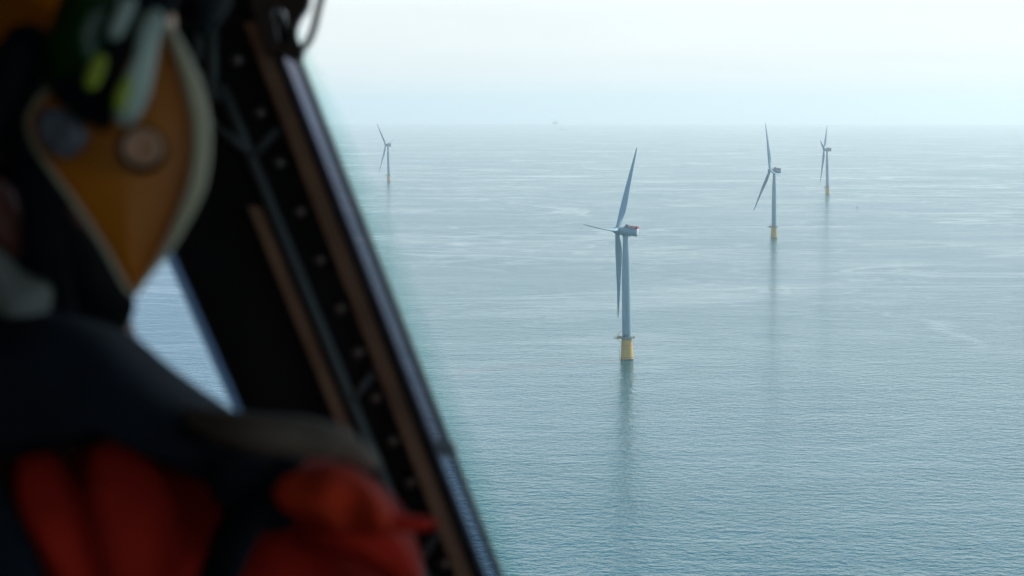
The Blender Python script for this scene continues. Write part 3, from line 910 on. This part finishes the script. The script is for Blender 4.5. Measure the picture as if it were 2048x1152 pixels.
# folded sleeve at the shoulder with a loose tab
b = bmesh.new()
pillow(b, [(548, 985), (575, 948), (650, 935), (715, 945), (760, 985), (790, 1030), (760, 1062), (700, 1066), (640, 1050), (585, 1030)], .855, .024, .04, lump=.02, ls=30)
pl("shoulder_flap", b, M['suit_lit'])
b = bmesh.new()
pillow(b, [(700, 1005), (770, 1020), (830, 1034), (868, 1040), (870, 1054), (830, 1062), (760, 1064), (700, 1060)], .868, .004, .012)
pl("loose_tab", b, M['suit'])
for nm, path in (("suit_shadow_strip", ((560, 940, .872), (505, 1010, .862), (455, 1110, .862), (400, 1260, .875), (350, 1450, .90))),  # dark strips laid over the red suit in place of its shadows
                 ("suit_shadow_strip", ((-60, 930, .90), (-30, 1020, .88), (20, 1130, .872), (60, 1260, .875), (90, 1450, .90)))):
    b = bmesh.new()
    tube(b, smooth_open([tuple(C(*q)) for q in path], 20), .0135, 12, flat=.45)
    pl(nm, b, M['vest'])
for path, rr in ((((60, 905, .905), (95, 1000, .885), (150, 1100, .878), (190, 1260, .88)), .012),
                 (((215, 885, .90), (245, 980, .88), (275, 1100, .872), (285, 1260, .88)), .014),
                 (((600, 1085, .885), (690, 1070, .872), (770, 1110, .878), (815, 1200, .90)), .013)):
    b = bmesh.new(); pp = smooth_open([tuple(C(*q)) for q in path], 16)
    tube(b, [p + Vector((0, .010, 0)) for p in pp], [rr * 1.5 * math.sin(math.pi * (i + .6) / 17.2) ** .6 for i in range(17)], 16, flat=.55)
    pl("fabric_fold", b, M['suit'])
# neck cover / dark balaclava, between helmet and collar
b = bmesh.new()
pillow(b, [(-420, 330), (-200, 280), (-60, 350), (40, 300), (90, 320), (165, 420), (235, 545), (266, 605), (250, 660), (215, 710), (60, 720), (-200, 760), (-400, 700)], .985, .075, .06)
hood = pl("hood", b, M['hoodm'])
b = bmesh.new()
pillow(b, [(-70, 360), (-20, 345), (25, 385), (60, 440), (66, 500), (40, 520), (-20, 500), (-80, 480)], .922, .014, .03)
pl("cheek", b, M['skin'])
b = bmesh.new()
pillow(b, [(-60, 490), (-10, 495), (50, 545), (98, 570), (100, 610), (80, 660), (55, 680), (0, 650), (-60, 640)], .905, .018, .02, lump=.003)
pl("grey_collar", b, M['grey_cloth'])
b = bmesh.new()
tube(b, smooth_open([tuple(C(x, y, d)) for x, y, d in ((70, 130, .93), (30, 230, .91), (85, 400, .905), (90, 520, .91), (110, 640, .93))], 20), .0115, 10, flat=.5)
pl("chin_strap", b, M['navy'])
# face, turned to the left
for dy in (-.038, .030):
    b = bmesh.new()
    bmesh.ops.create_uvsphere(b, u_segments=16, v_segments=10, radius=.0125, matrix=Matrix.Translation((BX - .112, BY + dy, .112)))
    pl("eye", b, M['cream'])
b = bmesh.new()
tube(b, smooth_open([(BX - .098, BY - .03, .028), (BX - .112, BY - .004, .030), (BX - .098, BY + .022, .028)], 10), [.003 + .003 * math.sin(math.pi * i / 10) for i in range(11)], 8)
pl("mouth", b, M['suit_dark'])
# helmet
b = bmesh.new()
pillow(b, [(-640, 60), (-600, -200), (-420, -400), (-180, -480), (60, -430), (230, -280), (320, -110), (345, 30), (330, 130), (200, 150), (40, 175), (-150, 200), (-400, 200)], 1.02, .135, .12, lv=10, n=72)
helm = pl("helmet", b, M['helmet'])
b = bmesh.new()
pillow(b, [(20, 60), (60, 45), (100, 70), (110, 130), (75, 175), (30, 260), (-30, 300), (-60, 230), (-20, 130)], .885, .018, .02)
pl("strap_mount", b, M['navy'], helm)
b = bmesh.new()       # dark green goggle body
pillow(b, [(150, -90), (240, -120), (300, -60), (290, 30), (235, 150), (205, 245), (150, 235), (95, 170), (90, 90), (120, 0)], .875, .022, .03)
gog = pl("goggles", b, M['green'], helm)
b = bmesh.new()
pillow(b, [(285, -90), (345, -60), (352, 10), (310, 20), (290, 40), (262, 100), (232, 150), (225, 235), (200, 262), (150, 220), (105, 195), (120, 170), (190, 190), (215, 120), (240, 60), (268, 0)], .868, .014, .02)
pl("goggle_frame", b, M['navy'], helm)
for poly, mm in (([(240, 5), (262, -8), (272, 5), (262, 35), (240, 75), (222, 78), (215, 62), (228, 32)], 'pale'),
                 ([(188, 112), (205, 108), (214, 122), (204, 155), (190, 178), (172, 178), (168, 160), (178, 132)], 'lime')):
    b = bmesh.new(); pillow(b, poly, .848, .003, .006, n=32, lv=3); pl("tape_patch", b, M[mm], helm)
b = bmesh.new()
pillow(b, [(300, 18), (320, 20), (328, 40), (318, 75), (308, 140), (295, 200), (270, 245), (235, 250), (225, 215), (238, 175), (262, 130), (275, 80), (286, 35)], .858, .008, .01, n=40, lv=4)
pl("reflective_stripe", b, M['pale'], helm)
b = bmesh.new()
pillow(b, [(225, 205), (240, 165), (258, 150), (262, 175), (250, 215), (235, 228)], .848, .003, .005, n=24, lv=3)
pl("tape_patch", b, M['lime'], helm)
b = bmesh.new()
pillow(b, [(335, -60), (420, -70), (460, -20), (430, 45), (390, 60), (350, 30)], .99, .03, .04)
pl("battery_pack", b, M['navy'], helm)
# ear cup
ear = [(318, 45), (345, 75), (375, 145), (396, 220), (401, 290), (390, 370), (362, 440), (328, 505), (290, 560), (266, 588), (244, 560), (208, 495), (160, 420), (105, 345), (66, 285), (58, 230), (95, 185), (180, 150), (250, 100), (290, 60)]
b = bmesh.new()
pillow(b, ear, .90, .008, .045, n=80, lv=8)
ec_ = pl("ear_cup", b, M['helmet'])
b = bmesh.new()
E_ = smooth_closed([tuple(C(x, y, .893)) for x, y in ear], 80)
n_ = len(E_); rings = []
for i, p in enumerate(E_):
    a = E_[i - 1]; c_ = E_[(i + 1) % n_]
    tt = (c_ - a).normalized(); s_ = tt.cross(Vector((0, 1, 0))).normalized()
    px = 1024 + p.x / .893 * FPX
    rr = .0013 + .0034 * max(0, min(1, (px - 300) / 90))
    rings.append([p - s_ * rr * .0 + s_ * rr * math.cos(q) + Vector((0, rr * 1.3 * math.sin(q), 0)) for q in [k * math.pi / 5 for k in range(10)]])
VV = [[b.verts.new(q) for q in r_] for r_ in rings]
for i in range(n_):
    A, B2 = VV[i], VV[(i + 1) % n_]
    for k in range(10): b.faces.new((A[k], A[(k + 1) % 10], B2[(k + 1) % 10], B2[k]))
pl("rim", b, M['cream'], ec_)
b = bmesh.new()
lathe(b, [(.0102, .004), (.0105, 0), (.0102, -.004)], 28, Matrix.Translation(C(284, 298, .878)) @ Matrix.Rotation(math.pi / 2, 4, 'X'))
pl("screw_washer", b, M['black'], ec_, autos=40)
b = bmesh.new()
lathe(b, [(.0083, -.001), (.0083, .006), (.0076, .0072), (.0024, .0066), (.0016, .0030)], 28, Matrix.Translation(C(288, 296, .874)) @ Matrix.Rotation(math.pi / 2, 4, 'X'))
pl("screw", b, M['copper'], ec_, autos=30)
b = bmesh.new()
pillow(b, [(78, 225), (110, 215), (160, 240), (175, 270), (160, 300), (130, 318), (95, 300), (75, 262)], .874, .010, .02, n=40, lump=.004, ls=90)
pl("ear_cushion", b, M['fleece'], ec_)

# ------------------------------------------------------------------ haze
b = bmesh.new()
box(b, (-75000, -75000, -390), (75000, 75000, 480))
hm = bpy.data.materials.new("haze")
hm.use_nodes = True
hm.node_tree.nodes.clear()
ho = hm.node_tree.nodes.new("ShaderNodeOutputMaterial")
pv = hm.node_tree.nodes.new("ShaderNodeVolumePrincipled")
pv.inputs["Color"].default_value = (0.965, 0.981, 0.993, 1)
pv.inputs["Density"].default_value = 5.8e-5
pv.inputs["Anisotropy"].default_value = 0.35
hm.node_tree.links.new(pv.outputs[0], ho.inputs["Volume"])
hz = link("haze", b, hm)
tag(hz, "pale blue sea haze fading the far water and turbines", kind="stuff")
